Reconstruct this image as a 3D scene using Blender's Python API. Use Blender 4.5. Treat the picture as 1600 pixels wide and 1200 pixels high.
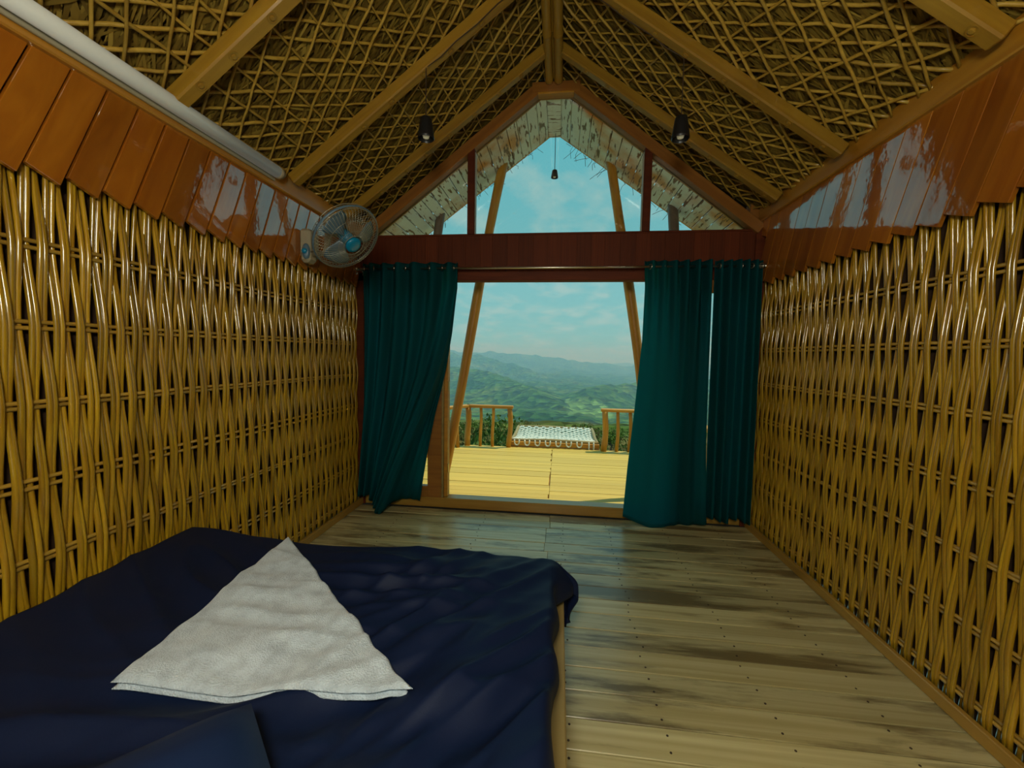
import bpy, bmesh, math, random
from mathutils import Vector, Matrix, noise, Euler
random.seed(7)
PI = math.pi
scn = bpy.context.scene
for o in list(bpy.data.objects): bpy.data.objects.remove(o, do_unlink=True)
COL = scn.collection

# ------------------------------------------------------------------ camera
CAM_Z = 1.388
def cam_matrix(yaw, pitch, roll, loc):
    fwd = Vector((-math.sin(yaw)*math.cos(pitch), math.cos(yaw)*math.cos(pitch), -math.sin(pitch)))
    right = Vector((math.cos(yaw), math.sin(yaw), 0)); up = right.cross(fwd)
    c, s = math.cos(roll), math.sin(roll)
    r2 = right*c + up*s; u2 = up*c - right*s
    m = Matrix((r2, u2, -fwd)).transposed().to_4x4(); m.translation = Vector(loc)
    return m
cd = bpy.data.cameras.new('camera'); cam = bpy.data.objects.new('camera', cd); COL.objects.link(cam)
cd.sensor_width = 36; cd.lens = 636.9/1600*36; cd.clip_start = 0.02; cd.clip_end = 9000
cam.matrix_world = cam_matrix(.1141, .0714, .0169, (0, 0, CAM_Z))
scn.camera = cam
vs = scn.view_settings
vs.view_transform = 'Standard'; vs.look = 'None'; vs.gamma = 1; vs.use_curve_mapping = False
vs.exposure = 0.0

# ------------------------------------------------------------------ sky and sun
SKY = 1.0; FILL_GLOW = 46.0  # sky strength; emission of the added fill globe
w = bpy.data.worlds.new('sky'); scn.world = w; w.use_nodes = True
nt = w.node_tree; nt.nodes.clear()
def N(t, typ, **kw):
    n = t.nodes.new(typ)
    for k, v in kw.items(): setattr(n, k, v)
    return n
tc = N(nt, 'ShaderNodeTexCoord'); sep = N(nt, 'ShaderNodeSeparateXYZ'); nt.links.new(tc.outputs['Generated'], sep.inputs[0])
ramp = N(nt, 'ShaderNodeValToRGB'); nt.links.new(sep.outputs['Z'], ramp.inputs[0])
e = ramp.color_ramp.elements; e[0].position = 0.0; e[0].color = (.23, .52, .51, 1); e[1].position = .62; e[1].color = (.10, .48, .56, 1)
x = e.new(.22); x.color = (.19, .50, .53, 1)
mx = N(nt, 'ShaderNodeMath', operation='ADD'); mx.inputs[1].default_value = .18; nt.links.new(sep.outputs['Z'], mx.inputs[0])
dv = N(nt, 'ShaderNodeVectorMath', operation='DIVIDE'); cmb = N(nt, 'ShaderNodeCombineXYZ')
for i in range(3): nt.links.new(mx.outputs[0], cmb.inputs[i])
nt.links.new(tc.outputs['Generated'], dv.inputs[0]); nt.links.new(cmb.outputs[0], dv.inputs[1])
cn = N(nt, 'ShaderNodeTexNoise'); cn.inputs['Scale'].default_value = 3.0; cn.inputs['Detail'].default_value = 7; cn.inputs['Roughness'].default_value = .52
mp = N(nt, 'ShaderNodeMapping'); mp.inputs['Location'].default_value = (.55, .35, 0); mp.inputs['Scale'].default_value = (1.5, 1.1, 1)
nt.links.new(dv.outputs[0], mp.inputs[0]); nt.links.new(mp.outputs[0], cn.inputs[0])
cr = N(nt, 'ShaderNodeValToRGB'); cr.color_ramp.elements[0].position = .46; cr.color_ramp.elements[1].position = .64
cr.color_ramp.elements[1].color = (.75, .75, .75, 1)
nt.links.new(cn.outputs[0], cr.inputs[0])
mix = N(nt, 'ShaderNodeMix', data_type='RGBA'); nt.links.new(cr.outputs[0], mix.inputs[0]); nt.links.new(ramp.outputs[0], mix.inputs[6])
mix.inputs[7].default_value = (.38, .57, .54, 1)
bg = N(nt, 'ShaderNodeBackground'); bg.inputs[1].default_value = SKY; nt.links.new(mix.outputs[2], bg.inputs[0])
wo = N(nt, 'ShaderNodeOutputWorld'); nt.links.new(bg.outputs[0], wo.inputs[0])

sd = bpy.data.lights.new('sun', 'SUN'); sun = bpy.data.objects.new('sun', sd); COL.objects.link(sun)
sd.energy = 3.0; sd.angle = math.radians(1.0); sd.color = (1, .93, .72)
el, az = math.radians(68), math.radians(30)
to_sun = Vector((math.cos(el)*math.cos(az), math.cos(el)*math.sin(az), math.sin(el)))
sun.rotation_euler = to_sun.to_track_quat('Z', 'Y').to_euler(); sun.location = (4, 8, 12)

# ------------------------------------------------------------------ materials
def newmat(name):
    m = bpy.data.materials.new(name); m.use_nodes = True
    t = m.node_tree; b = t.nodes['Principled BSDF']
    return m, t, b
def setp(b, **kw):
    names = dict(color='Base Color', rough='Roughness', metal='Metallic', coat='Coat Weight', coatr='Coat Roughness', coatior='Coat IOR', spec='Specular IOR Level', ior='IOR', sheen='Sheen Weight', trans='Transmission Weight', emis='Emission Color', emst='Emission Strength', alpha='Alpha')
    for k, v in kw.items():
        if k in ('color', 'emis'): v = (*v, 1)
        b.inputs[names[k]].default_value = v
def plain(name, color, rough=.5, bump=0, bscale=60, var=.06, **kw):
    m, t, b = newmat(name); setp(b, rough=rough, **kw)
    tcn = N(t, 'ShaderNodeTexCoord'); n = N(t, 'ShaderNodeTexNoise'); n.inputs['Scale'].default_value = bscale; n.inputs['Detail'].default_value = 4
    t.links.new(tcn.outputs['Object'], n.inputs[0])
    r = N(t, 'ShaderNodeValToRGB'); r.color_ramp.elements[0].color = (*[c*(1-var) for c in color], 1); r.color_ramp.elements[1].color = (*[c*(1+var) for c in color], 1)
    t.links.new(n.outputs[0], r.inputs[0]); t.links.new(r.outputs[0], b.inputs['Base Color'])
    if bump:
        bn = N(t, 'ShaderNodeBump'); bn.inputs['Strength'].default_value = bump; bn.inputs['Distance'].default_value = .01
        t.links.new(n.outputs[0], bn.inputs['Height']); t.links.new(bn.outputs[0], b.inputs['Normal'])
    return m
def wood(name, c1, c2, rough=.4, grain=(2, 26, 26), bump=.15, var=.25, stain=None, stain_scale=1.5, stain_pos=(.52, .68), knots=None, huev=0.0, **kw):
    """long grain along local X; every object gets its own offset and tone"""
    m, t, b = newmat(name); setp(b, rough=rough, **kw)
    L = t.links.new
    tcn = N(t, 'ShaderNodeTexCoord'); oi = N(t, 'ShaderNodeObjectInfo')
    sc = N(t, 'ShaderNodeMath', operation='MULTIPLY'); sc.inputs[1].default_value = 37.0; L(oi.outputs['Random'], sc.inputs[0])
    ad = N(t, 'ShaderNodeVectorMath', operation='ADD'); L(tcn.outputs['Object'], ad.inputs[0]); L(sc.outputs[0], ad.inputs[1])
    mpn = N(t, 'ShaderNodeMapping'); mpn.inputs['Scale'].default_value = grain; L(ad.outputs[0], mpn.inputs[0])
    n = N(t, 'ShaderNodeTexNoise'); n.inputs['Scale'].default_value = 1; n.inputs['Detail'].default_value = 6; n.inputs['Distortion'].default_value = .8
    L(mpn.outputs[0], n.inputs[0])
    r = N(t, 'ShaderNodeValToRGB'); r.color_ramp.elements[0].position = .32; r.color_ramp.elements[1].position = .70
    r.color_ramp.elements[0].color = (*c2, 1); r.color_ramp.elements[1].color = (*c1, 1); L(n.outputs[0], r.inputs[0])
    out = r.outputs[0]
    if stain:
        mps = N(t, 'ShaderNodeMapping'); mps.inputs['Scale'].default_value = (stain_scale, stain_scale*3, stain_scale*3); L(ad.outputs[0], mps.inputs[0])
        ns = N(t, 'ShaderNodeTexNoise'); ns.inputs['Scale'].default_value = 1; ns.inputs['Detail'].default_value = 8; ns.inputs['Roughness'].default_value = .65
        L(mps.outputs[0], ns.inputs[0])
        rs = N(t, 'ShaderNodeValToRGB'); rs.color_ramp.elements[0].position = stain_pos[0]; rs.color_ramp.elements[1].position = stain_pos[1]; L(ns.outputs[0], rs.inputs[0])
        ms = N(t, 'ShaderNodeMix', data_type='RGBA'); L(rs.outputs[0], ms.inputs[0]); L(out, ms.inputs[6]); ms.inputs[7].default_value = (*stain, 1); out = ms.outputs[2]
    mr = N(t, 'ShaderNodeMapRange'); mr.inputs['To Min'].default_value = 1-var; mr.inputs['To Max'].default_value = 1+var; L(oi.outputs['Random'], mr.inputs[0])
    hs = N(t, 'ShaderNodeHueSaturation'); L(mr.outputs[0], hs.inputs['Value']); L(out, hs.inputs['Color'])
    L(hs.outputs[0], b.inputs['Base Color'])
    bn = N(t, 'ShaderNodeBump'); bn.inputs['Strength'].default_value = bump; bn.inputs['Distance'].default_value = .004
    L(n.outputs[0], bn.inputs['Height']); L(bn.outputs[0], b.inputs['Normal'])
    if kw.get('coat'):
        nc = N(t, 'ShaderNodeTexNoise'); nc.inputs['Scale'].default_value = 9; nc.inputs['Detail'].default_value = 3; L(ad.outputs[0], nc.inputs[0])
        b2 = N(t, 'ShaderNodeBump'); b2.inputs['Strength'].default_value = .35; b2.inputs['Distance'].default_value = .004
        L(nc.outputs[0], b2.inputs['Height']); L(b2.outputs[0], b.inputs['Coat Normal'])
    return m
MT = {}
MT['stick'] = wood('varnished_bamboo_sticks', (.46, .275, .012), (.30, .150, .007), rough=.3, grain=(2.5, 60, 60), var=.28, coat=.9, coatr=.11, coatior=1.6, spec=.2)
MT['row'] = wood('bamboo_cross_rods', (.52, .32, .045), (.36, .20, .025), rough=.3, coat=.6, coatr=.15)
MT['weave_back'] = plain('dark_outer_mat', (.05, .022, .008), .8, var=.3)
MT['panel'] = wood('varnished_red_boards', (.43, .145, .009), (.30, .085, .006), rough=.45, grain=(2, 14, 14), var=.2, coat=1.0, coatr=.05, coatior=2.5, spec=.08)
MT['header'] = wood('dark_red_header_boards', (.13, .026, .005), (.085, .016, .004), rough=.6, grain=(2, 18, 18), var=.18, spec=.2)
MT['beam'] = wood('orange_beam', (.47, .22, .018), (.35, .14, .012), rough=.35, grain=(1.5, 14, 14), var=.08, coat=.6, coatr=.15)
MT['rafter'] = wood('yellow_rafter_wood', (.38, .215, .02), (.27, .135, .012), rough=.35, grain=(1.5, 22, 22), var=.1, coat=.5, coatr=.2)
MT['frame'] = wood('brown_gable_frame_wood', (.33, .13, .018), (.22, .08, .012), rough=.4, grain=(1.5, 22, 22), var=.1, coat=.4, coatr=.2)
MT['floor'] = wood('scuffed_floor_planks', (.64, .58, .30), (.44, .36, .15), rough=.36, grain=(1.6, 22, 22), var=.16, stain=(.20, .15, .06), stain_scale=2.2, stain_pos=(.50, .60), coat=.4, coatr=.22)
MT['deck'] = wood('sunlit_deck_planks', (.66, .47, .095), (.55, .365, .06), rough=.6, grain=(1.6, 18, 18), var=.1, stain=(.33, .30, .15), stain_scale=.9, stain_pos=(.60, .78))
MT['log'] = wood('orange_log_wood', (.58, .27, .02), (.43, .17, .012), rough=.5, grain=(2, 16, 16), var=.12, stain=(.22, .09, .02), stain_scale=4, stain_pos=(.62, .75))
MT['greylog'] = wood('grey_brown_log', (.20, .13, .085), (.12, .075, .05), rough=.5, grain=(2, 16, 16), var=.12)  # grey-brown tone for the short posts and tree trunks
MT['soffit_old'] = wood('varnished_soffit_boards_old', (.46, .17, .03), (.30, .09, .02), rough=.3, grain=(3, 16, 16), var=.15, stain=(.13, .04, .012), stain_scale=4.5, stain_pos=(.60, .66), coat=1.0, coatr=.05, coatior=2.3)
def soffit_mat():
    m, t, b = newmat('pale_orange_soffit_boards'); setp(b, rough=.45, coat=1, coatr=.08, coatior=1.8)  # pale boards with orange noise patches and dark streaks
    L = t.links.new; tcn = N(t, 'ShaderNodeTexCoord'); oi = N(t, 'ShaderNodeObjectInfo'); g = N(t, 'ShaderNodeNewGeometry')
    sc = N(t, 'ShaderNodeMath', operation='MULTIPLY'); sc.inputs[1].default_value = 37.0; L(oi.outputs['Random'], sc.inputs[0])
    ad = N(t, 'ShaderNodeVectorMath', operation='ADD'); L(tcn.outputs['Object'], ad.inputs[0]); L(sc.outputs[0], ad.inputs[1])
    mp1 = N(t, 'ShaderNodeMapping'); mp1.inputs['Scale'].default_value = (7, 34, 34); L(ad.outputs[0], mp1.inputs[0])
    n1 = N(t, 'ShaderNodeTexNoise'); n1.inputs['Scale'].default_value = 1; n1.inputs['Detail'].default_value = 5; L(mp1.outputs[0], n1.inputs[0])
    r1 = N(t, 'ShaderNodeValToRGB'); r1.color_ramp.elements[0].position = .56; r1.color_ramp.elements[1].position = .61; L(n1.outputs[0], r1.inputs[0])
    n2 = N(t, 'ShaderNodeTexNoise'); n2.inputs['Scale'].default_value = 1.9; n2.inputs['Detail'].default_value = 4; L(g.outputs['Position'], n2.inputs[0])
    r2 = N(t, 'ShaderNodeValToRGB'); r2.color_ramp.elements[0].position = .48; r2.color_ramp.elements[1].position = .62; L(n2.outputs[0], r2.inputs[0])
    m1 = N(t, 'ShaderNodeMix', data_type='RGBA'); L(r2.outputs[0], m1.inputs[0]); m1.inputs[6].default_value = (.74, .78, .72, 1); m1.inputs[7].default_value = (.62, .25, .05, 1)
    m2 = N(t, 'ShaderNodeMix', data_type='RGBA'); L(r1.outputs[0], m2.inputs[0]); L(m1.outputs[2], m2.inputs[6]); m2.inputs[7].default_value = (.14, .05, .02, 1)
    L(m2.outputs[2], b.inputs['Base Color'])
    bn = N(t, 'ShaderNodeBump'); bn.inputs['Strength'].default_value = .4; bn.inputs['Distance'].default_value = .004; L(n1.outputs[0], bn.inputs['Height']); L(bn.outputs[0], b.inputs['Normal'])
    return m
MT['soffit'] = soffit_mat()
MT['rod'] = wood('lattice_rods', (.47, .30, .045), (.33, .19, .022), rough=.35, grain=(4, 20, 20), var=.2, coat=.5, coatr=.2)
MT['bed'] = wood('pale_bed_board', (.34, .25, .09), (.25, .17, .05), rough=.5, grain=(1.4, 16, 16), var=.05)
MT['chrome'] = plain('brushed_metal', (.6, .58, .5), .28, metal=1.0, var=.02)
MT['steel'] = plain('dark_screw', (.05, .03, .015), .5, var=.02)
MT['black'] = plain('black_plastic', (.008, .009, .010), .38, var=.05)
MT['bulbglass'] = plain('bulb', (.7, .7, .5), .3, emis=(1, .9, .6), emst=.08)
MT['tube'] = plain('milky_tube', (.62, .64, .58), .22, var=.02, emis=(.9, 1, .92), emst=.05)
MT['cream'] = plain('cream_plastic', (.36, .31, .20), .35, var=.03)
MT['blue'] = plain('blue_plastic', (.0, .20, .36), .3, var=.03)
MT['bluegrey'] = plain('grey_blue_plastic', (.10, .17, .22), .3, var=.03)
MT['wire'] = plain('pale_cage_wire', (.34, .33, .24), .3, metal=.4, var=.02)
MT['rope'] = plain('white_rope', (.70, .72, .62), .8, bump=.4, bscale=300)
MT['brass'] = plain('hinge_brass', (.5, .38, .15), .35, metal=.8)
def thatch_mat():
    m, t, b = newmat('dry_thatch'); setp(b, rough=.6, spec=.3)
    at = N(t, 'ShaderNodeAttribute', attribute_name='tone')
    r = N(t, 'ShaderNodeValToRGB'); el_ = r.color_ramp.elements
    el_[0].color = (.07, .04, .007, 1); el_[1].color = (.42, .29, .05, 1); el_.new(.5).color = (.22, .14, .02, 1)
    t.links.new(at.outputs['Fac'], r.inputs[0]); t.links.new(r.outputs[0], b.inputs['Base Color'])
    return m
MT['thatch'] = thatch_mat()
def fabric(name, col, trans, rough=.85, bscale=420, sheen=0, tcol=None, spec=.25):
    m, t, b = newmat(name); setp(b, color=col, rough=rough, spec=spec)
    if sheen: setp(b, sheen=sheen)
    L = t.links.new
    tcn = N(t, 'ShaderNodeTexCoord'); n = N(t, 'ShaderNodeTexNoise'); n.inputs['Scale'].default_value = bscale; L(tcn.outputs['Object'], n.inputs[0])
    bn = N(t, 'ShaderNodeBump'); bn.inputs['Strength'].default_value = .15; bn.inputs['Distance'].default_value = .002
    L(n.outputs[0], bn.inputs['Height']); L(bn.outputs[0], b.inputs['Normal'])
    if trans:
        tr = N(t, 'ShaderNodeBsdfTranslucent'); tr.inputs[0].default_value = (*(tcol or col), 1)
        ms = N(t, 'ShaderNodeMixShader'); ms.inputs[0].default_value = trans
        L(b.outputs[0], ms.inputs[1]); L(tr.outputs[0], ms.inputs[2]); L(ms.outputs[0], t.nodes['Material Output'].inputs[0])
    return m
MT['curtain'] = fabric('teal_curtain_cloth', (.003, .105, .115), .65, tcol=(.005, .42, .46))
MT['navy'] = fabric('navy_cotton', (.003, .010, .040), 0, rough=.6, spec=.22)
MT['pillow'] = fabric('navy_pillow_cotton', (.006, .018, .062), 0, rough=.6)
def terry():
    m, t, b = newmat('white_terry'); setp(b, rough=.9, spec=.1, sheen=.3)
    L = t.links.new; tcn = N(t, 'ShaderNodeTexCoord')
    n = N(t, 'ShaderNodeTexVoronoi'); n.inputs['Scale'].default_value = 220; L(tcn.outputs['Object'], n.inputs[0])
    n2 = N(t, 'ShaderNodeTexNoise'); n2.inputs['Scale'].default_value = 25; n2.inputs['Detail'].default_value = 5; L(tcn.outputs['Object'], n2.inputs[0])
    r = N(t, 'ShaderNodeValToRGB'); r.color_ramp.elements[0].color = (.44, .50, .55, 1); r.color_ramp.elements[1].color = (.58, .66, .72, 1); r.color_ramp.elements[0].position = .3; r.color_ramp.elements[1].position = .6
    L(n2.outputs[0], r.inputs[0]); L(r.outputs[0], b.inputs['Base Color'])
    bn = N(t, 'ShaderNodeBump'); bn.inputs['Strength'].default_value = .6; bn.inputs['Distance'].default_value = .004; L(n.outputs['Distance'], bn.inputs['Height']); L(bn.outputs[0], b.inputs['Normal'])
    return m
MT['terry'] = terry()
def glass():
    m = bpy.data.materials.new('window_glass'); m.use_nodes = True; t = m.node_tree; t.nodes.remove(t.nodes['Principled BSDF'])
    tr = N(t, 'ShaderNodeBsdfTransparent'); gl = N(t, 'ShaderNodeBsdfGlossy'); gl.inputs['Roughness'].default_value = .02
    fr = N(t, 'ShaderNodeFresnel'); fr.inputs[0].default_value = 1.45; ms = N(t, 'ShaderNodeMixShader')
    tr.inputs[0].default_value = (.96, .98, .97, 1)
    t.links.new(fr.outputs[0], ms.inputs[0]); t.links.new(tr.outputs[0], ms.inputs[1]); t.links.new(gl.outputs[0], ms.inputs[2]); t.links.new(ms.outputs[0], t.nodes['Material Output'].inputs[0])
    return m
MT['glass'] = glass()
def hill_mat():
    m, t, b = newmat('forested_hills'); setp(b, rough=.95, spec=.05)
    L = t.links.new; g = N(t, 'ShaderNodeNewGeometry')
    n = N(t, 'ShaderNodeTexNoise'); n.inputs['Scale'].default_value = .012; n.inputs['Detail'].default_value = 9; n.inputs['Roughness'].default_value = .7; L(g.outputs['Position'], n.inputs[0])
    n2 = N(t, 'ShaderNodeTexVoronoi'); n2.inputs['Scale'].default_value = .14; L(g.outputs['Position'], n2.inputs[0])
    r = N(t, 'ShaderNodeValToRGB'); el_ = r.color_ramp.elements
    el_[0].position = .36; el_[0].color = (.025, .075, .012, 1); el_[1].position = .68; el_[1].color = (.13, .16, .025, 1); el_.new(.52).color = (.055, .12, .02, 1)
    L(n.outputs[0], r.inputs[0])
    n2.inputs['Scale'].default_value = .085
    at = N(t, 'ShaderNodeAttribute', attribute_name='dry'); md_ = N(t, 'ShaderNodeMix', data_type='RGBA'); L(at.outputs['Fac'], md_.inputs[0]); L(r.outputs[0], md_.inputs[6]); md_.inputs[7].default_value = (.11, .092, .03, 1)
    am = N(t, 'ShaderNodeAttribute', attribute_name='meadow'); mm_ = N(t, 'ShaderNodeMix', data_type='RGBA'); L(am.outputs['Fac'], mm_.inputs[0]); L(md_.outputs[2], mm_.inputs[6]); mm_.inputs[7].default_value = (.13, .23, .06, 1); md_ = mm_
    sx = N(t, 'ShaderNodeSeparateColor'); L(n2.outputs['Color'], sx.inputs[0]); mr = N(t, 'ShaderNodeMapRange'); mr.inputs['To Min'].default_value = .35; mr.inputs['To Max'].default_value = 1.5; L(sx.outputs[0], mr.inputs[0])
    hs = N(t, 'ShaderNodeHueSaturation'); L(md_.outputs[2], hs.inputs['Color']); L(mr.outputs[0], hs.inputs['Value']); L(hs.outputs[0], b.inputs['Base Color'])
    bn = N(t, 'ShaderNodeBump'); bn.inputs['Strength'].default_value = 1; bn.inputs['Distance'].default_value = 7; L(n2.outputs['Distance'], bn.inputs['Height']); L(bn.outputs[0], b.inputs['Normal'])
    return m
MT['hill'] = hill_mat()
def leafmat(name, c1, c2):
    m, t, b = newmat(name); setp(b, rough=.6, spec=.2)
    at = N(t, 'ShaderNodeAttribute', attribute_name='tone'); oi = N(t, 'ShaderNodeObjectInfo')
    r = N(t, 'ShaderNodeValToRGB'); r.color_ramp.elements[0].color = (*c1, 1); r.color_ramp.elements[1].color = (*c2, 1)
    t.links.new(at.outputs['Fac'], r.inputs[0])
    mr = N(t, 'ShaderNodeMapRange'); mr.inputs['To Min'].default_value = .7; mr.inputs['To Max'].default_value = 1.25; t.links.new(oi.outputs['Random'], mr.inputs[0])
    hs = N(t, 'ShaderNodeHueSaturation'); t.links.new(r.outputs[0], hs.inputs['Color']); t.links.new(mr.outputs[0], hs.inputs['Value']); t.links.new(hs.outputs[0], b.inputs['Base Color'])
    return m
MT['leaf'] = leafmat('green_leaves', (.03, .09, .012), (.16, .22, .03))
MT['leafbrown'] = leafmat('dry_brown_leaves', (.09, .085, .02), (.26, .21, .06))

# ------------------------------------------------------------------ mesh helpers
class MB:
    def __init__(s): s.v = []; s.f = []; s.tone = []
    def add(s, vs_, fs_):
        k = len(s.v); s.v += [tuple(p) for p in vs_]; s.f += [tuple(i+k for i in f) for f in fs_]; return s
    def box(s, lo, hi):
        x0, y0, z0 = lo; x1, y1, z1 = hi
        return s.add([(x0,y0,z0),(x1,y0,z0),(x1,y1,z0),(x0,y1,z0),(x0,y0,z1),(x1,y0,z1),(x1,y1,z1),(x0,y1,z1)],
                     [(0,3,2,1),(4,5,6,7),(0,1,5,4),(1,2,6,5),(2,3,7,6),(3,0,4,7)])
    def bbox(s, lo, hi, b=.003):
        """box with all edges chamfered"""
        bm = bmesh.new(); bmesh.ops.create_cube(bm, size=1)
        for v in bm.verts: v.co = Vector([lo[i] if v.co[i] < 0 else hi[i] for i in range(3)])
        bmesh.ops.bevel(bm, geom=list(bm.edges), offset=b, segments=1, affect='EDGES', profile=.5)
        bm.verts.ensure_lookup_table()
        s.add([v.co[:] for v in bm.verts], [[v.index for v in f.verts] for f in bm.faces]); bm.free(); return s
    def tube(s, pts, r, n=8, cap=True):
        pts = [Vector(p) for p in pts]; rr = r if isinstance(r, (list, tuple)) else [r]*len(pts)
        k = len(s.v); ref = None
        for i, p in enumerate(pts):
            d = (pts[min(i+1, len(pts)-1)] - pts[max(i-1, 0)]).normalized()
            if ref is None:
                ref = Vector((0, 0, 1)) if abs(d.z) < .9 else Vector((1, 0, 0))
            a = ref - d*ref.dot(d)
            a.normalize(); ref = a; b_ = d.cross(a)
            for j in range(n):
                t = 2*PI*j/n; s.v.append(tuple(p + (a*math.cos(t) + b_*math.sin(t))*rr[i]))
        for i in range(len(pts)-1):
            for j in range(n):
                s.f.append((k+i*n+j, k+i*n+(j+1) % n, k+(i+1)*n+(j+1) % n, k+(i+1)*n+j))
        if cap:
            s.f.append(tuple(k+j for j in reversed(range(n)))); s.f.append(tuple(k+(len(pts)-1)*n+j for j in range(n)))
        return s
    def lathe(s, prof, n=24, M=None):
        k = len(s.v); M = M or Matrix()
        for (r, z) in prof:
            for j in range(n):
                t = 2*PI*j/n; s.v.append(tuple(M @ Vector((r*math.cos(t), r*math.sin(t), z))))
        for i in range(len(prof)-1):
            for j in range(n):
                s.f.append((k+i*n+j, k+i*n+(j+1) % n, k+(i+1)*n+(j+1) % n, k+(i+1)*n+j))
        return s
    def torus(s, c, axis, R, r, n=20, m=6):
        q = Vector(axis).to_track_quat('Z', 'Y').to_matrix()
        c = Vector(c); k = len(s.v)
        for i in range(n):
            a = 2*PI*i/n
            for j in range(m):
                t = 2*PI*j/m
                s.v.append(tuple(c + q @ Vector(((R+r*math.cos(t))*math.cos(a), (R+r*math.cos(t))*math.sin(a), r*math.sin(t)))))
        for i in range(n):
            for j in range(m):
                s.f.append((k+i*m+j, k+((i+1) % n)*m+j, k+((i+1) % n)*m+(j+1) % m, k+i*m+(j+1) % m))
        return s
    def prism(s, poly, y0, y1):
        """poly of (x,z) points extruded along y"""
        n = len(poly)
        return s.add([(p[0], y0, p[1]) for p in poly] + [(p[0], y1, p[1]) for p in poly],
                     [tuple(range(n)), tuple(reversed(range(n, 2*n)))] + [(i, n+i, n+(i+1) % n, (i+1) % n) for i in range(n)])
    def mesh(s, name, mat, smooth=False):
        me = bpy.data.meshes.new(name); me.from_pydata(s.v, [], s.f)
        bm = bmesh.new(); bm.from_mesh(me); bmesh.ops.recalc_face_normals(bm, faces=bm.faces); bm.to_mesh(me); bm.free()
        if smooth:
            for p in me.polygons: p.use_smooth = True
        me.materials.append(MT[mat] if isinstance(mat, str) else mat)
        if s.tone:
            at = me.attributes.new('tone', 'FLOAT', 'FACE'); at.data.foreach_set('value', s.tone)
        me.update(); return me
    def build(s, name, mat, parent=None, smooth=False, M=None):
        return put(name, s.mesh(name, mat, smooth), parent, M)
def put(name, me, parent=None, M=None):
    o = bpy.data.objects.new(name, me); COL.objects.link(o)
    if parent: o.parent = parent
    if M is not None: o.matrix_local = M
    return o
def tag(o, label=None, cat=None, group=None, kind=None):
    if label: o['label'] = label
    if cat: o['category'] = cat
    if group: o['group'] = group
    if kind: o['kind'] = kind
    return o
def empty(name, loc=(0, 0, 0), rot=None):
    o = bpy.data.objects.new(name, None); COL.objects.link(o); o.location = loc; o.empty_display_size = .1
    if rot: o.rotation_euler = rot
    return o
def struct(name, label, cat='wall', loc=(0, 0, 0)):
    return tag(empty(name, loc), label, cat, kind='structure')
def frame_M(o, xa, ya=None, za=None):
    """matrix with local X along xa and local Z close to za, origin at o"""
    xa = Vector(xa).normalized(); za = Vector(za); za = (za - xa*za.dot(xa)).normalized(); ya = za.cross(xa)
    m = Matrix((xa, ya, za)).transposed().to_4x4(); m.translation = Vector(o); return m
def lerp(a, b, t): return a + (b-a)*t
def sm(t): t = max(0, min(1, t)); return t*t*(3-2*t)
def interp(tab, t):
    if t <= tab[0][0]: return tab[0][1]
    for (a, va), (b, vb) in zip(tab, tab[1:]):
        if t <= b: return lerp(va, vb, (t-a)/(b-a))
    return tab[-1][1]

# ------------------------------------------------------------------ room constants (metres; camera over the origin, door wall at Y = 3.5)
XL, XR, YB, YR = -1.786, 1.581, 3.5, -0.75      # left wall, right wall, door wall, rear wall
XC = -.10                                        # ridge line
ZEL, ZER, ZRG = 2.52, 2.575, 3.77                # roof plane at the left wall, right wall, ridge
ROWS = [2.01, 1.738, 1.463, 1.19, .914, .64, .365, .09]

# ------------------------------------------------------------------ floor
fl = MB().box((XL-.06, YR, -.09), (XR+.06, YB+.12, -.03)).build('floor', 'weave_back')
tag(fl, 'scuffed pale wooden plank floor of the hut', 'floor', kind='structure')
PW = .132
plank_me = MB().bbox((-.5, -PW/2+.0022, -.03), (.5, PW/2-.0022, 0), .002).mesh('plank', 'floor')
nails = MB()
y = YR + PW/2; i = 0
while y < YB - .02:
    joint = XC + random.uniform(.02, .06) if y > 2.55 else (random.choice([-1.0, .9]) + random.uniform(-.1, .1) if random.random() < .25 else None)
    spans = [(XL, XR)] if joint is None else [(XL, joint-.001), (joint+.001, XR)]
    for a, b in spans:
        p = put('plank', plank_me, fl, Matrix.Translation(((a+b)/2, y, random.uniform(-.0015, .001))) @ Matrix.Diagonal((b-a, 1, 1, 1)))
    for nx in (-1.3, -.6, .06, .42, .86, 1.28):
        for s in (-.032, .034):
            xx, yy = nx + random.uniform(-.015, .015) - (y-2)*.0, y + s
            nails.lathe([(.0001, .0022), (.0045, .0018), (.005, 0)], 6, Matrix.Translation((xx, yy, 0)))
    y += PW; i += 1
tag(nails.build('nail_head', 'steel', fl), kind='stuff')

# ------------------------------------------------------------------ woven side walls
def stick_mesh(par, var):
    rnd = random.Random(par*100+var); pts = []; top = 2.36; z0 = .015
    ph = rnd.uniform(0, 6); amp = rnd.uniform(.001, .0028); lean = rnd.uniform(-.003, .003)
    zs = []
    rows = sorted(ROWS)
    for a, b in zip([z0]+rows, rows+[top]):
        zs += [lerp(a, b, t) for t in (0, .25, .5, .75)] if b-a > .1 else [a]
    zs.append(top)
    for z in zs:
        # depth: +1 in front of the row, -1 behind
        k = (z-.09)/.2745
        d = math.cos(PI*k) * (1 if par == 0 else -1)
        d = .5*d + .5*math.asin(max(-1, min(1, d)))*2/PI
        pts.append((z, amp*math.sin(z*4.3+ph) + lean*(z-1) + .0012*math.sin(z*11+ph*2), .0112*d))
    m = MB(); r0 = rnd.uniform(.0092, .0106)
    m.tube(pts, [r0*(1-.08*p[0]) for p in pts], 7)
    return m.mesh('bamboo_stick', 'stick', True)
stick_meshes = [[stick_mesh(p, v) for v in range(7)] for p in (0, 1)]
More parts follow.
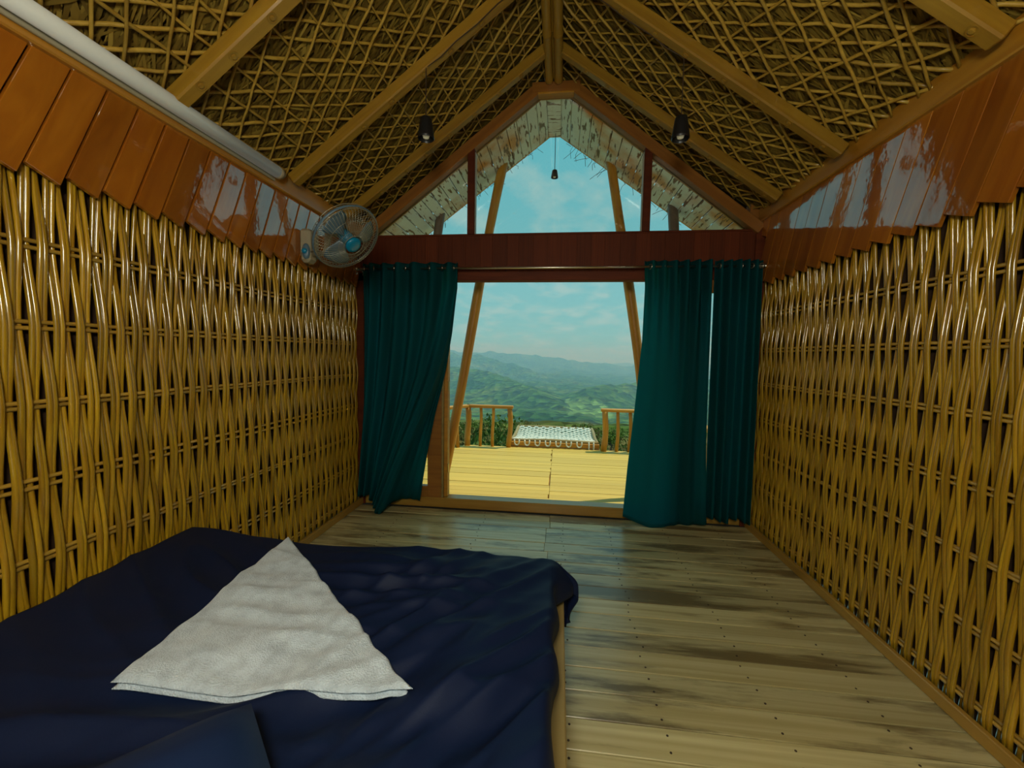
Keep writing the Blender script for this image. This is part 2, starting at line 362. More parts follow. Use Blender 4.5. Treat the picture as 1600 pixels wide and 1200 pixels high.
def side_wall(side):
    X = XL if side < 0 else XR; nm = 'left' if side < 0 else 'right'; inn = -side
    ztop = 2.53 if side < 0 else 2.6
    wl = MB().box((min(X-inn*.06, X-inn*.085), YR, 0), (max(X-inn*.06, X-inn*.085), YB+.1, ztop)).build('wall_'+nm, 'weave_back')
    tag(wl, 'woven bamboo stick wall on the %s side of the bed' % ('left, beside' if side < 0 else 'right, across the floor from'), 'wall', kind='structure')
    wl['label'] = 'woven bamboo wall that the bed is pushed against' if side < 0 else 'woven bamboo wall across the bare floor from the bed'
    P = .0175; y = YR+.03; i = 0
    while y < YB - .01:
        par = (i//2) % 2
        off = (.0012 if i % 2 == 0 else -.0012)
        # local X up, local Y along the wall, local Z into the room
        M = frame_M((X - inn*.024, y + off + random.uniform(-.0015, .0015), 0), (0, 0, 1), None, (inn, 0, 0))
        put('bamboo_stick', stick_meshes[par][random.randrange(7)], wl, M @ Matrix.Rotation(random.uniform(-.004, .004), 4, 'Z'))
        y += P; i += 1
    rowm = MB()
    n = 24; rowm.tube([((YB-YR)*j/n, 0, random.uniform(-.002, .002)) for j in range(n+1)], .0078, 7)
    rme = rowm.mesh('cross_rod', 'row', True)
    for z in ROWS[1:]:
        for dz in (-.0112, .0112):
            put('cross_rod', rme, wl, frame_M((X-inn*.024, YR, z+dz+random.uniform(-.0015, .0015)), (0, 1, random.uniform(-.002, .002)), None, (0, 0, 1)))
    # slanted lapped boards above the weave
    zt = 2.40 if side < 0 else 2.475
    sp = .118 if side < 0 else .135
    lean = math.radians(21.5)
    tr = MB().bbox((X-.03, YR, zt-.02 if side < 0 else zt-.02), (X+.03+0, YB, zt+.11), .006)
    # eave beam
    bm_ = MB().bbox((min(X-inn*.03, X+inn*.045), YR, zt-.015), (max(X-inn*.03, X+inn*.045), YB, zt+.105), .006)
    # local X runs along the beam for the grain: build turned
    bl = MB().bbox((0, -.0375, 0), (YB-YR, .0375, .12), .006)
    beam = bl.build('trim_%d' % (1 if side < 0 else 2), 'beam', None, False, frame_M((X+inn*.0075, YR, zt-.015), (0, 1, 0), None, (0, 0, 1)))
    tag(beam, 'orange wooden eave beam along the top of the %s' % ('wall above the bed' if side < 0 else 'wall opposite the bed'), 'beam', kind='structure')
    pnl = tag(empty('trim_%d' % (3 if side < 0 else 4), (X, YR, 2.0)), 'row of slanted glossy red-brown boards above the %s' % ('woven wall by the bed' if side < 0 else 'woven wall opposite the bed'), 'panelling', kind='structure')
    Lb = (zt - 1.975)/math.cos(lean) + .05
    bw = sp*math.cos(lean)
    bme = MB().bbox((0, -bw/2+.0035, -.009), (Lb, bw/2-.0035, .009), .0015).mesh('panel_board', 'panel')
    yb = YR + .05
    while yb < YB + (.09 if side < 0 else .16):
        # bottom centre of the board; slopes towards +Y going up on the left wall, towards -Y on the right wall
        d = Vector((0, math.sin(lean)*(1 if side < 0 else -1), math.cos(lean)))
        base = Vector((X + inn*.012, yb - (0.06 if side < 0 else 0), 1.975 + random.uniform(-.004, .004)))
        if base.y < YB - .05 and (base + d*Lb).y < YB + .14:
            L2 = 1.0
            if (base + d*Lb).y > YB - .045: L2 = max(.2, (YB-.045-base.y)/(d.y*Lb))
            M = frame_M(base, d, None, (inn, 0, 0)) @ Matrix.Rotation(math.radians(1.2 if side < 0 else 1.2), 4, 'X') @ Matrix.Diagonal((L2, 1, 1, 1))
            o = put('panel_board', bme, None, M); o.parent = pnl; o.matrix_parent_inverse = Matrix.Translation((-X, -YR, -2.0))
        elif side > 0 and base.y >= YB - .05:
            t_ = (base.y-(YB-.014))/abs(d.y) + .04; L2 = (Lb-t_)/Lb
            if L2 > .12:
                o = put('panel_board', bme, None, frame_M(base + d*t_, d, None, (inn, 0, 0)) @ Matrix.Diagonal((L2, 1, 1, 1))); o.parent = pnl; o.matrix_parent_inverse = Matrix.Translation((-X, -YR, -2.0))
        yb += sp
    bb = MB().bbox((0, -.0125, 0), (YB-YR, .0125, .055), .004).build('baseboard_'+nm, 'bed', None, False, frame_M((X+inn*.014, YR, .001), (0, 1, 0), None, (0, 0, 1)))
    bb.data.materials[0] = MT['beam2']
    tag(bb, 'narrow wooden batten along the foot of the %s' % ('woven wall by the bed' if side < 0 else 'woven wall opposite the bed'), 'baseboard', kind='structure')
    return wl
MT['beam2'] = wood('baseboard_wood', (.46, .26, .04), (.34, .17, .02), rough=.4, grain=(1.5, 20, 20), var=.05, coat=.4, coatr=.2)
side_wall(-1); side_wall(1)

# ------------------------------------------------------------------ roof: thatch, lattice, rafters, ridge poles
def roof_pt(side, y, s, off=0.0):
    """point on the roof plane: s metres down from the ridge, off metres below the plane"""
    xe, ze = (XL, ZEL) if side < 0 else (XR, ZER)
    d = Vector((xe-XC, 0, ze-ZRG)); Ls = d.length; d.normalize()
    n = Vector((-d.z*side*-1, 0, -abs(d.x)))  # downwards/inwards
    n = Vector((d.z, 0, -d.x)) if side > 0 else Vector((-d.z, 0, d.x))
    if n.z > 0: n = -n
    return Vector((XC, y, ZRG)) + d*s + n*off
def slope_len(side):
    xe, ze = (XL, ZEL) if side < 0 else (XR, ZER)
    return math.hypot(xe-XC, ze-ZRG)
YO = 4.24                                       # outer edge of the roof overhang
rf = MB()
for side in (-1, 1):
    S = slope_len(side)+.35
    a = [roof_pt(side, yy, s, o) for o in (-.16, 0) for (yy, s) in ((YR-.5, 0), (YO-.02, 0), (YO-.02, S), (YR-.5, S))]
    rf.add(a, [(0,1,2,3),(4,7,6,5),(0,4,5,1),(1,5,6,2),(2,6,7,3),(3,7,4,0)])
roof = rf.build('ceiling', MT['weave_back'])
tag(roof, 'thatched gable ceiling with a woven rod lattice', 'ceiling', kind='structure')
th = MB(); rnd = random.Random(3)
for side in (-1, 1):
    S = slope_len(side)
    for k in range(15000):
        y = rnd.uniform(YR, YB+.06); s = rnd.uniform(.0, S); Lb = rnd.uniform(.15, .42); a = rnd.gauss(.0, .33) + (.25 if side < 0 else .2); wd = rnd.uniform(.004, .011)
        dy, ds = math.sin(a), math.cos(a); o0 = rnd.uniform(.002, .022); o1 = o0 + rnd.uniform(-.008, .016)
        p = []
        for (t, ww, oo) in ((0, wd*.5, o0), (.5, wd, (o0+o1)/2+.005), (1, wd*.25, o1)):
            yy = y + dy*Lb*t; ss = s + ds*Lb*t
            yy = min(max(yy, YR), YB+.07); ss = min(max(ss, .01), S+.02)
            for q in (-1, 1): p.append(roof_pt(side, yy + q*ww*ds, ss - q*ww*dy, max(.001, oo)))
        th.add(p, [(0,1,3,2),(2,3,5,4)]); tv = min(1, max(0, rnd.gauss(.45, .25))); th.tone += [tv, tv]
tag(th.build('thatch', 'thatch', roof), kind='stuff')
# lattice rods in three directions
def lattice(side):
    S = slope_len(side) - .01; y0, y1 = YR+.02, YB+.05; s0 = .05
    dirs = [(math.radians(60), .105, .050), (math.radians(-44 if side < 0 else -57), .088, .036), (math.radians(-2 if side < 0 else -23), .135, .043)]
    r = random.Random(11+side)
    for (ang, gap, off) in dirs:
        dx, ds = math.cos(ang), math.sin(ang); nx, ns = -ds, dx
        cs = [nx*yy+ns*ss for yy in (y0, y1) for ss in (s0, S)]
        c = min(cs) + gap*.5
        while c < max(cs):
            cc = c + r.uniform(-.007, .007); a2 = ang + r.uniform(-.012, .012)
            ex, es = math.cos(a2), math.sin(a2)
            px, ps = nx*cc, ns*cc
            # move the base point near the middle of the sheet
            tm = ((y0+y1)/2-px)*ex + ((s0+S)/2-ps)*es; px += ex*tm; ps += es*tm
            lo, hi = -1e9, 1e9
            for p_, e_, a_, b_ in ((px, ex, y0, y1), (ps, es, s0, S)):
                if abs(e_) < 1e-6:
                    if not a_ < p_ < b_: lo, hi = 1, 0
                    continue
                t0, t1 = (a_-p_)/e_, (b_-p_)/e_
                lo = max(lo, min(t0, t1)); hi = min(hi, max(t0, t1))
            if hi - lo > .12:
                n = max(4, int((hi-lo)/.055)); ph = r.uniform(0, 6); ph2 = r.uniform(0, 6); pts = []; lam = r.uniform(.19, .23); wv = r.uniform(.001, .004)
                for j in range(n+1):
                    t = lerp(lo, hi, j/n)
                    lat = wv*math.sin(t*2*PI/.55+ph2)
                    yy = min(max(px+ex*t+nx*lat, y0), y1); ss = min(max(ps+es*t+ns*lat, s0), S)
                    pts.append(roof_pt(side, yy, ss, off + .004*math.sin(t*2*PI/lam+ph)))
                rr = r.uniform(.0062, .0088)
                MB().tube(pts, [rr*lerp(1.1, .8, j/n) for j in range(n+1)], 6).build('lattice_rod', 'rod', roof, True)
            c += gap
lattice(-1); lattice(1)
# rafters
screw_me = MB().lathe([(.0001, -.004), (.008, -.004), (.012, -.002), (.012, .001), (.019, .001), (.019, -.0008), (.0225, -.0008), (.0225, .001)], 14).mesh('screw_washer', 'rafter')
RAFT = [.03, .86, 1.69, 2.50, 3.16]
for side in (-1, 1):
    S = slope_len(side); d = (roof_pt(side, 0, 1)-roof_pt(side, 0, 0)).normalized(); dn = (roof_pt(side, 0, 0, 1)-roof_pt(side, 0, 0)).normalized()
    L = S - .05
    rme = MB().bbox((0, -.033, -.035), (L, .033, .035), .007).mesh('rafter', 'rafter')
    for yy in RAFT:
        o = roof_pt(side, yy, .02, .085)
        rfo = put('rafter', rme, roof, frame_M(o, d, None, dn))
        for k in range(9):
            sc_ = put('screw_washer', screw_me, rfo, Matrix.Translation((.12+.225*k+random.uniform(-.02, .02), random.uniform(-.006, .006), .0365)) @ Matrix.Diagonal((1, 1, -1, 1)))
def bamboo_pole(L, r, seed):
    rr = random.Random(seed); pts = []; rad = []; x_ = 0; k = 0
    while x_ < L:
        pts.append((x_, .004*math.sin(x_*2+seed), 0)); rad.append(r); x_ += .11; k += 1
        if k % 4 == 0:
            for dx_, q in ((-.012, 1), (-.004, 1.1), (.004, 1.1), (.012, 1)): pts.append((x_+dx_, .004*math.sin(x_*2+seed), 0)); rad.append(r*q)
            x_ += .03
    pts.append((L, 0, 0)); rad.append(r)
    return MB().tube(pts, rad, 12)
for k, (dx, r, dz) in enumerate(((-.036, .031, 0), (.036, .034, 0), (0, .018, .03))):
    bamboo_pole(YB-.03-YR, r, k+1).build('ridge_pole', 'rafter', roof, True, frame_M((XC+dx, YR, 3.60+dz), (0, 1, 0), None, (0, 0, 1)))

# ------------------------------------------------------------------ gable window over the door
win = struct('window_1', 'triangular gable window over the red header', 'window', (XC, YB, 2.41))
def wpart(mb, name, mat, parent=win, smooth=False):
    o = mb.build(name, mat, None, smooth); o.parent = parent; o.matrix_parent_inverse = Matrix.Translation(-parent.location); return o
GI_L, GT_L, GT_R, GI_R = (-1.66, 2.41), (-.214, 3.512), (.056, 3.512), (1.48, 2.41)
def slanted(p, q, wd, dep, y0, name, mat):
    """beam whose inner edge runs p -> q in the wall plane, wd outwards"""
    a = Vector((p[0], 0, p[1])); b = Vector((q[0], 0, q[1])); d = (b-a); L = d.length; d.normalize(); n = Vector((-d.z, 0, d.x))
    if n.z < 0: n = -n
    m = MB().bbox((-.06, 0, -dep/2), (L+.05, wd, dep/2), .004)
    o = m.build(name, mat, None, False, None)
    M = frame_M(a + Vector((0, y0+dep/2, 0)), d, None, (0, 1, 0))
    if (M.to_3x3() @ Vector((0, 1, 0))).dot(n) < 0: M = M @ Matrix.Diagonal((1, -1, -1, 1))
    o.matrix_world = M; o.parent = win; o.matrix_parent_inverse = Matrix.Translation(-win.location)
    return o
slanted(GI_L, GT_L, .085, .10, YB-.03, 'gable_rail', 'frame'); slanted(GI_R, GT_R, .085, .10, YB-.03, 'gable_rail', 'frame')
slanted(GI_L, GT_L, .028, .05, YB+.03, 'glazing_bead', 'beam'); slanted(GI_R, GT_R, .028, .05, YB+.03, 'glazing_bead', 'beam')
wpart(MB().bbox((GT_L[0]-.06, YB-.031, 3.512), (GT_R[0]+.06, YB+.07, 3.60), .004), 'head_piece', 'frame')
wpart(MB().bbox((GT_L[0]-.01, YB-.04, 3.500), (GT_R[0]+.01, YB+.03, 3.516), .003), 'glazing_bead', 'beam')
def inner_z(x): return lerp(GI_L[1], GT_L[1], (x-GI_L[0])/(GT_L[0]-GI_L[0])) if x < GT_L[0] else (GT_L[1] if x < GT_R[0] else lerp(GI_R[1], GT_R[1], (GI_R[0]-x)/(GI_R[0]-GT_R[0])))
for xm in (-.776, .672):
    wpart(MB().bbox((xm-.03, YB-.02, 2.405), (xm+.03, YB+.06, inner_z(xm)+.03), .004), 'mullion', 'header')
    wpart(MB().box((xm+(.031 if xm < 0 else -.036), YB+.0, 2.41), (xm+(.036 if xm < 0 else -.031), YB+.05, inner_z(xm)-.0), ), 'glazing_strip', 'cream')
yg = YB+.045
def pane(poly): wpart(MB().prism(poly, yg, yg+.005), 'pane', 'glass')
pane([GI_L, (-.806, 2.41), (-.806, inner_z(-.806))]); pane([(.702, 2.41), GI_R, (.702, inner_z(.702))])
pane([(-.746, 2.41), (.642, 2.41), (.642, inner_z(.642)), GT_R, GT_L, (-.746, inner_z(-.746))])
# header wall above the door with vertical boards
hd = MB().box((XL-.05, YB+.012, 2.02), (XR+.05, YB+.10, 2.408)).build('wall_front', 'header')
tag(hd, 'dark red boarded header wall above the curtains', 'wall', kind='structure')
hb = MB().bbox((0, -.5, -.006), (.318, .5, .006), .002).mesh('header_board', 'header')
xw = XL; k = 0
while xw < XR-.02:
    bwid = min(random.uniform(.10, .13), XR-xw)
    put('header_board', hb, hd, frame_M((xw+bwid/2, YB+.006, 2.09), (0, 0, 1), None, (0, -1, 0)) @ Matrix.Diagonal((1, bwid-.0012, 1, 1)))
    xw += bwid
MB().bbox((XL, YB-.012, 2.018), (XR, YB+.012, 2.09), .003).build('head_rail', 'header', hd)
MB().bbox((XL, YB-.006, 2.395), (XR, YB+.05, 2.412), .003).build('cap_strip', 'header', hd)
MB().box((XL-.3, YB+.02, 2.40), (GI_L[0]-.0, YB+.10, 2.62)).build('gable_fill', 'frame', hd)
MB().box((XR-.06, YB-.012, 0), (XR+.08, YB+.10, 2.45)).build('corner_post', 'header', hd)
MB().box((XL-.08, YB-.012, 0), (XL+.045, YB+.10, 2.45)).build('corner_post', 'header', hd)
MB().box((GI_R[0], YB+.02, 2.40), (XR+.3, YB+.10, 2.62)).build('gable_fill', 'frame', hd)
# sill
sill = MB().bbox((0, -.06, 0), (XR-XL, .06, .09), .006).build('trim_5', 'beam2', None, False, frame_M((XL, YB+.06, 0), (1, 0, 0), None, (0, 0, 1)))
tag(sill, 'low wooden door sill between floor and deck', 'sill', kind='structure')
# glazed side leaves of the doorway
def leaf(x0, x1, n, stile_right, label, panes):
    d = struct('door_%d' % n, label, 'door', ((x0+x1)/2, YB+.03, .09))
    P = lambda mb, nm, mat: wpart(mb, nm, mat, d)
    y0, y1 = YB+.0, YB+.055; z0, z1 = .092, 2.018
    P(MB().bbox((x0, y0, z0), (x0+(.06 if stile_right else .13), y1, z1), .003), 'stile', 'frame')
    P(MB().bbox((x1-(.13 if stile_right else .06), y0, z0), (x1, y1, z1), .003), 'stile', 'frame')
    xa, xb = x0+(.06 if stile_right else .13), x1-(.13 if stile_right else .06)
    P(MB().bbox((xa, y0, z0), (xb, y1, z0+.10), .003), 'bottom_rail', 'frame'); P(MB().bbox((xa, y0, z1-.10), (xb, y1, z1), .003), 'top_rail', 'frame')
    edges = [xa] + [q for p_ in panes for q in p_] + [xb]
    for a, b in zip(edges[0::2], edges[1::2]):
        if b-a > .004: P(MB().bbox((a, y0, z0+.10), (b, y1, z1-.10), .003), 'mullion', 'frame')
    for a, b in panes: P(MB().box((a, y0+.025, z0+.10), (b, y0+.030, z1-.10)), 'pane', 'glass')
    xj = x1 if stile_right else x0; s = 1 if stile_right else -1
    P(MB().bbox((min(xj, xj+s*.012), y0-.004, z0), (max(xj, xj+s*.012), y1-.01, z1), .002), 'edge_strip', 'bed')
    P(MB().bbox((min(xj+s*.012, xj+s*.045), y1-.02, z0), (max(xj+s*.012, xj+s*.045), y1+.05, z1), .003), 'jamb', 'log')
    for zz in (.35, 1.1, 1.8): P(MB().bbox((min(xj+s*.042, xj+s*.05), y1-.012, zz-.04), (max(xj+s*.042, xj+s*.05), y1+.02, zz+.04), .002), 'hinge', 'brass')
leaf(-1.74, -1.025, 1, True, 'glazed door leaf behind the swept-back left curtain', [(-1.68, -1.54), (-1.43, -1.32), (-1.255, -1.155)])
leaf(.86, 1.545, 2, False, 'glazed door leaf hidden behind the right curtains', [(1.15, 1.25), (1.38, 1.485)])
# rear wall of the room with a wide window added for fill daylight
rw = MB()
rw.box((XL-.06, YR-.06, 0), (XR+.06, YR-.01, .75)); rw.box((XL-.06, YR-.06, .75), (XL+.35, YR-.01, 2.6)); rw.box((XR-.35, YR-.06, .75), (XR+.06, YR-.01, 2.6)); rw.box((XL-.06, YR-.06, 2.3), (XR+.06, YR-.01, 2.6))
rw.add([(XL, YR-.06, 2.55), (XR, YR-.06, 2.55), (XC, YR-.06, ZRG), (XL, YR-.01, 2.55), (XR, YR-.01, 2.55), (XC, YR-.01, ZRG)], [(0,1,2),(3,5,4),(0,3,4,1),(1,4,5,2),(2,5,3,0)])
rwo = rw.build('wall_rear', 'panel'); tag(rwo, 'boarded rear wall behind the head of the bed', 'wall', kind='structure')
wr = struct('added_rear_window', 'wide unseen window added in the rear wall to let in fill light', 'window', (XC, YR-.03, .75))
wpart(MB().box((XL+.35, YR-.035, .75), (XR-.35, YR-.03, 2.3)), 'pane', 'glass', wr)

# ------------------------------------------------------------------ curtain rod and curtains
ZROD = 2.105; YC = 3.40
rodt = tag(empty('curtain_rod', (XC, YC, ZROD)), 'thin metal curtain rod across the top of the doorway', 'curtain rod')
def child(mb, name, mat, parent, smooth=False):
    o = mb.build(name, mat, None, smooth); o.parent = parent
    if parent.parent is None: o.matrix_parent_inverse = parent.matrix_basis.inverted()
    return o
child(MB().tube([(XL+.03, YC, ZROD), (XR-.02, YC, ZROD)], .009, 12), 'rod', 'chrome', rodt, True)
for xx in (XL+.03, XR-.02): child(MB().lathe([(.001, -.012), (.014, -.012), (.018, 0), (.014, .012), (.001, .012)], 14, Matrix.Translation((xx, YC, ZROD)) @ Matrix.Rotation(PI/2, 4, 'Y')), 'finial', 'chrome', rodt, True)
for xx in (XL+.06, XR-.05): child(MB().bbox((xx-.012, YC+.0, ZROD-.012), (xx+.012, YB-.013, ZROD-.002), .002).bbox((xx-.02, YB-.018, ZROD-.04), (xx+.02, YB-.0125, ZROD+.03), .002), 'bracket', 'chrome', rodt)
def sheet(nu, nv, fn):
    m = MB()
    for j in range(nv+1):
        for i in range(nu+1): m.v.append(tuple(fn(i/nu, j/nv)))
    for j in range(nv):
        for i in range(nu): a = j*(nu+1)+i; m.f.append((a, a+1, a+nu+2, a+nu+1))
    return m
def curtain(name, label, fn, nu, nv, grom):
    c = tag(empty(name, (fn(0.5, 0)[0], YC, .1)), label, 'curtain', 'teal curtains at the doorway')
    p = child(sheet(nu, nv, fn), 'cloth', 'curtain', c, True)
    md = p.modifiers.new('thick', 'SOLIDIFY'); md.thickness = .0025
    for gx in grom: child(MB().torus((gx, YC-.004, ZROD), (1, .55, 0), .019, .004), 'grommet', 'chrome', c, True)
    return c
ZT, = (2.15,)
# left curtain: gathered panel whose free edge is swept back to the left, the tail of the cloth hanging behind it
edgeF = [(0, -.87), (.1, -.875), (.28, -.93), (.45, -1.02), (.62, -1.16), (.78, -1.31), (.9, -1.42), (1, -1.51)]   # fold edge
edgeB = [(0, -.868), (.1, -.87), (.28, -.92), (.45, -.985), (.62, -1.07), (.78, -1.13), (.9, -1.17), (1, -1.20)]                    # tail edge
edgeL = [(0, -1.70), (.2, -1.70), (.6, -1.72), (1, -1.765)]
def fnL(u, v):
    xl, xf, xb = interp(edgeL, v), interp(edgeF, v), interp(edgeB, v)
    zb = .07
    if u < .72:
        t = u/.72
        n = 6.5; sq = t + .035*math.sin(t*5+v*1.5)
        x = lerp(xl, xf, t)
        amp = lerp(.036, .030, v)*(1-.7*sm((t-.62)/.38)*sm(v*2))
        y = YC + amp*math.sin(2*PI*n*sq) + .012*math.sin(9*t+4*v) - .15*sm((t-.5)/.5)*sm(v*1.3)
        zb = interp([(0, .12), (.35, .10), (.5, .06), (.85, .03), (1, .0)], t)
    else:
        t = (u-.72)/.28
        x = lerp(xf, xb, t); gap = sm(v*1.6)
        y = YC - .15*sm(v*1.3) + .19*sm(t*2.2)*gap + .012*math.sin(t*7+v*3)*gap + .006*math.sin(30*t)
        zb = interp([(0, .0), (.25, .075), (1, .085)], t)
    z = lerp(ZT, zb, v) - .006*math.sin(u*20)*v
    return Vector((x, y, max(z, .008)))
curtain('curtain', 'dark teal curtain swept back at the bottom, on the fan side of the doorway', fnL, 230, 70, [XL+.10+.0, -1.60, -1.515, -1.42, -1.32, -1.22, -1.11, -1.0, -.90])
# right hand: a wide panel by the opening, and a gathered panel against the wall
eR0 = [(0, .655), (.1, .665), (.3, .66), (.55, .625), (.8, .585), (1, .56)]
eR1 = [(0, 1.17), (.3, 1.18), (.7, 1.19), (1, 1.22)]
def fnR(u, v):
    x = lerp(interp(eR0, v), interp(eR1, v), u)
    top = 1-sm(v*2.2)
    y = YC + .03*math.sin(2*PI*6*u)*(.35+.65*top)*(.12+.88*sm((u-.35)/.4) + .6*top) - .07*sm(v*1.2)*math.sin(PI*min(1, u*1.5))*.8 + .02*math.sin(u*8+v*2.2)*sm(v)
    zb = interp([(0, .055), (.3, .012), (.75, .012), (1, .04)], u)
    return Vector((x, min(y, YC+.055), lerp(ZT, zb, v)))
curtain('curtain', 'wide dark teal curtain panel bordering the right of the door opening', fnR, 170, 60, [.70, .80, .89, .98, 1.07, 1.15])
def fnR2(u, v):
    x = lerp(lerp(1.19, 1.215, v), lerp(1.545, 1.552, v), u)
    y = YC + .034*math.sin(2*PI*5.5*u + .5*v) + .01*math.sin(u*9+3*v)
    return Vector((x, y, lerp(ZT, .075+.02*math.sin(u*11), v)))
curtain('curtain', 'gathered dark teal curtain panel hard against the right wall', fnR2, 120, 50, [1.22, 1.30, 1.38, 1.46, 1.53])

# ------------------------------------------------------------------ bed
BX0, BX1, BY0, BY1 = XL+.035, .045, -.18, 1.80
bed = tag(empty('bed_frame', ((BX0+BX1)/2, .9, 0)), 'low pale wooden bed platform under the navy bedding', 'bed')
def beam_x(p, L, axis, sec, name, mat, parent):
    o = MB().bbox((0, -sec[0]/2, 0), (L, sec[0]/2, sec[1]), .004).build(name, mat, None, False, frame_M(p, axis, None, (0, 0, 1)))
    o.parent = parent; o.matrix_parent_inverse = parent.matrix_basis.inverted(); return o
beam_x((BX1-.02, BY0, .0), BY1-BY0, (0, 1, 0), (.04, .33), 'side_board', 'bed', bed)
beam_x((BX0, BY1-.02, .0), BX1-BX0-.041, (1, 0, 0), (.04, .33), 'foot_board', 'bed', bed)
beam_x((BX0+.02, BY0, .0), BY1-BY0-.042, (0, 1, 0), (.04, .33), 'side_board', 'bed', bed)
for k in range(9): beam_x((BX0+.041, BY0+.12+k*.215, .29), BX1-BX0-.083, (1, 0, 0), (.17, .02), 'slat', 'bed', bed)
beam_x((BX1-.085, BY0, .332), BY1-BY0, (0, 1, 0), (.17, .018), 'ledge_board', 'bed', bed)
mat_ = MB().bbox((BX0+.01, BY0+.02, .351), (-.04, BY1-.07, .475), .03).build('mattress', 'navy'); tag(mat_, 'thick mattress hidden under the navy duvet', 'mattress')
# duvet: flat cloth coordinates folded over the mattress edges
XE, YE, ZB = -.022, 1.72, .49
def wr(x, y):
    """wrinkle height on the bed"""
    h = 0
    n1 = noise.noise(Vector((x*1.6+3, y*1.6, 0)))
    h += .012*n1
    # long diagonal folds fanning from the far right corner
    for (cx, cy, ang, freq, amp, wd) in ((-.25, 1.2, .9, 15, .012, .45), (-.35, .75, .55, 13, .014, .4), (-.1, .6, 1.2, 19, .010, .35), (-1.0, .5, .2, 11, .010, .5), (-.6, 1.55, .1, 17, .009, .35), (-1.35, 1.35, -.5, 10, .008, .4)):
        d = (x-cx)*math.sin(ang) - (y-cy)*math.cos(ang); a = (x-cx)*math.cos(ang) + (y-cy)*math.sin(ang)
        g = math.exp(-(d*d+a*a)/(wd*wd))
        q = noise.noise(Vector((d*freq*.6, a*1.4, cx*7)))
        h += 3.8*amp*g*(1-abs(q)*2.2)
    return h
def duv(u, v):
    x = lerp(XL+.045, XE + interp([(0, .20), (.25, .17), (.45, .11), (.6, .085), (.74, .10), (.86, .15), (.94, .21), (1, .24)], v), u)
    y = lerp(BY0+.05, YE + interp([(0, .20), (.5, .24), (1, .26)], u), v)
    dx, dy = max(0, x-XE), max(0, y-YE); dd = math.hypot(dx, dy)
    lim = .05
    def bend(d):  # horizontal run and drop of cloth past an edge
        if d < lim: a = d/lim*PI/2; return lim*2/PI*math.sin(a), lim*2/PI*(1-math.cos(a))
        return lim*2/PI + (d-lim)*.06, lim*2/PI + (d-lim)*.98
    if dd > 0:
        run, drop = bend(dd); ux, uy = dx/dd, dy/dd
        fl_ = 1 + 1.3*ux*uy*min(1, dd/.1)
        px, py = min(x, XE) + ux*run*fl_ + .03*ux*uy*2*sm(dd/.2), min(y, YE) + uy*run*fl_
        z = ZB - drop
        rip = .012*sm(dd/.08)*math.sin((y if ux > uy else x)*24 + 3*noise.noise(Vector((x*3, y*3, 1))))
        px += ux*rip; py += uy*rip
        tip = math.exp(-((y-YE-.03)/.11)**2)*sm(dx/.12); px += .075*tip; py -= .0*tip
    else: px, py, z = x, y, ZB
    fade = 1-sm(dd/.06)
    h = wr(x, y)*(.35+.65*fade)
    left = sm((-1.35-x)/.35); h += .035*left*sm((y-.7)/.9)        # cloth rides up beside the wall
    corner = math.exp(-((x-XE)**2+(y-YE)**2)/.03)
    return Vector((px, py, z + h + .004))
dv_ = sheet(200, 210, duv).build('duvet', 'navy', None, True); tag(dv_, 'dark navy duvet spread over the bed with soft wrinkles', 'duvet')
md = dv_.modifiers.new('thick', 'SOLIDIFY'); md.thickness = .012; md.offset = -1
# pillow whose corner pokes up at the bottom of the picture
def pil(s):
    m = MB(); n = 20
    for sg in (1, -1):
        k = len(m.v)
        for j in range(n+1):
            for i in range(n+1):
                a, b = i/n*2-1, j/n*2-1
                prof = (max(0, 1-a**4)*max(0, 1-b**4))**.45
                pin = 1-.06*(1-abs(a))*(abs(b)) - .0
                m.v.append((a*.35*(1-.05*(1-b*b)*0), b*.24, sg*.065*prof + .01*noise.noise(Vector((a*3, b*3, sg)))*prof))
        for j in range(n):
            for i in range(n): q = k+j*(n+1)+i; m.f.append((q, q+1, q+n+2, q+n+1))
    return m
pm = pil(0).mesh('pillow', 'pillow', True)
pl_ = put('pillow', pm, None, Matrix.Translation((-.733, .385, .582)) @ Euler((0, 0, math.radians(48.6))).to_matrix().to_4x4())
tag(pl_, 'navy pillow at the head of the bed, nearest the camera', 'pillow')

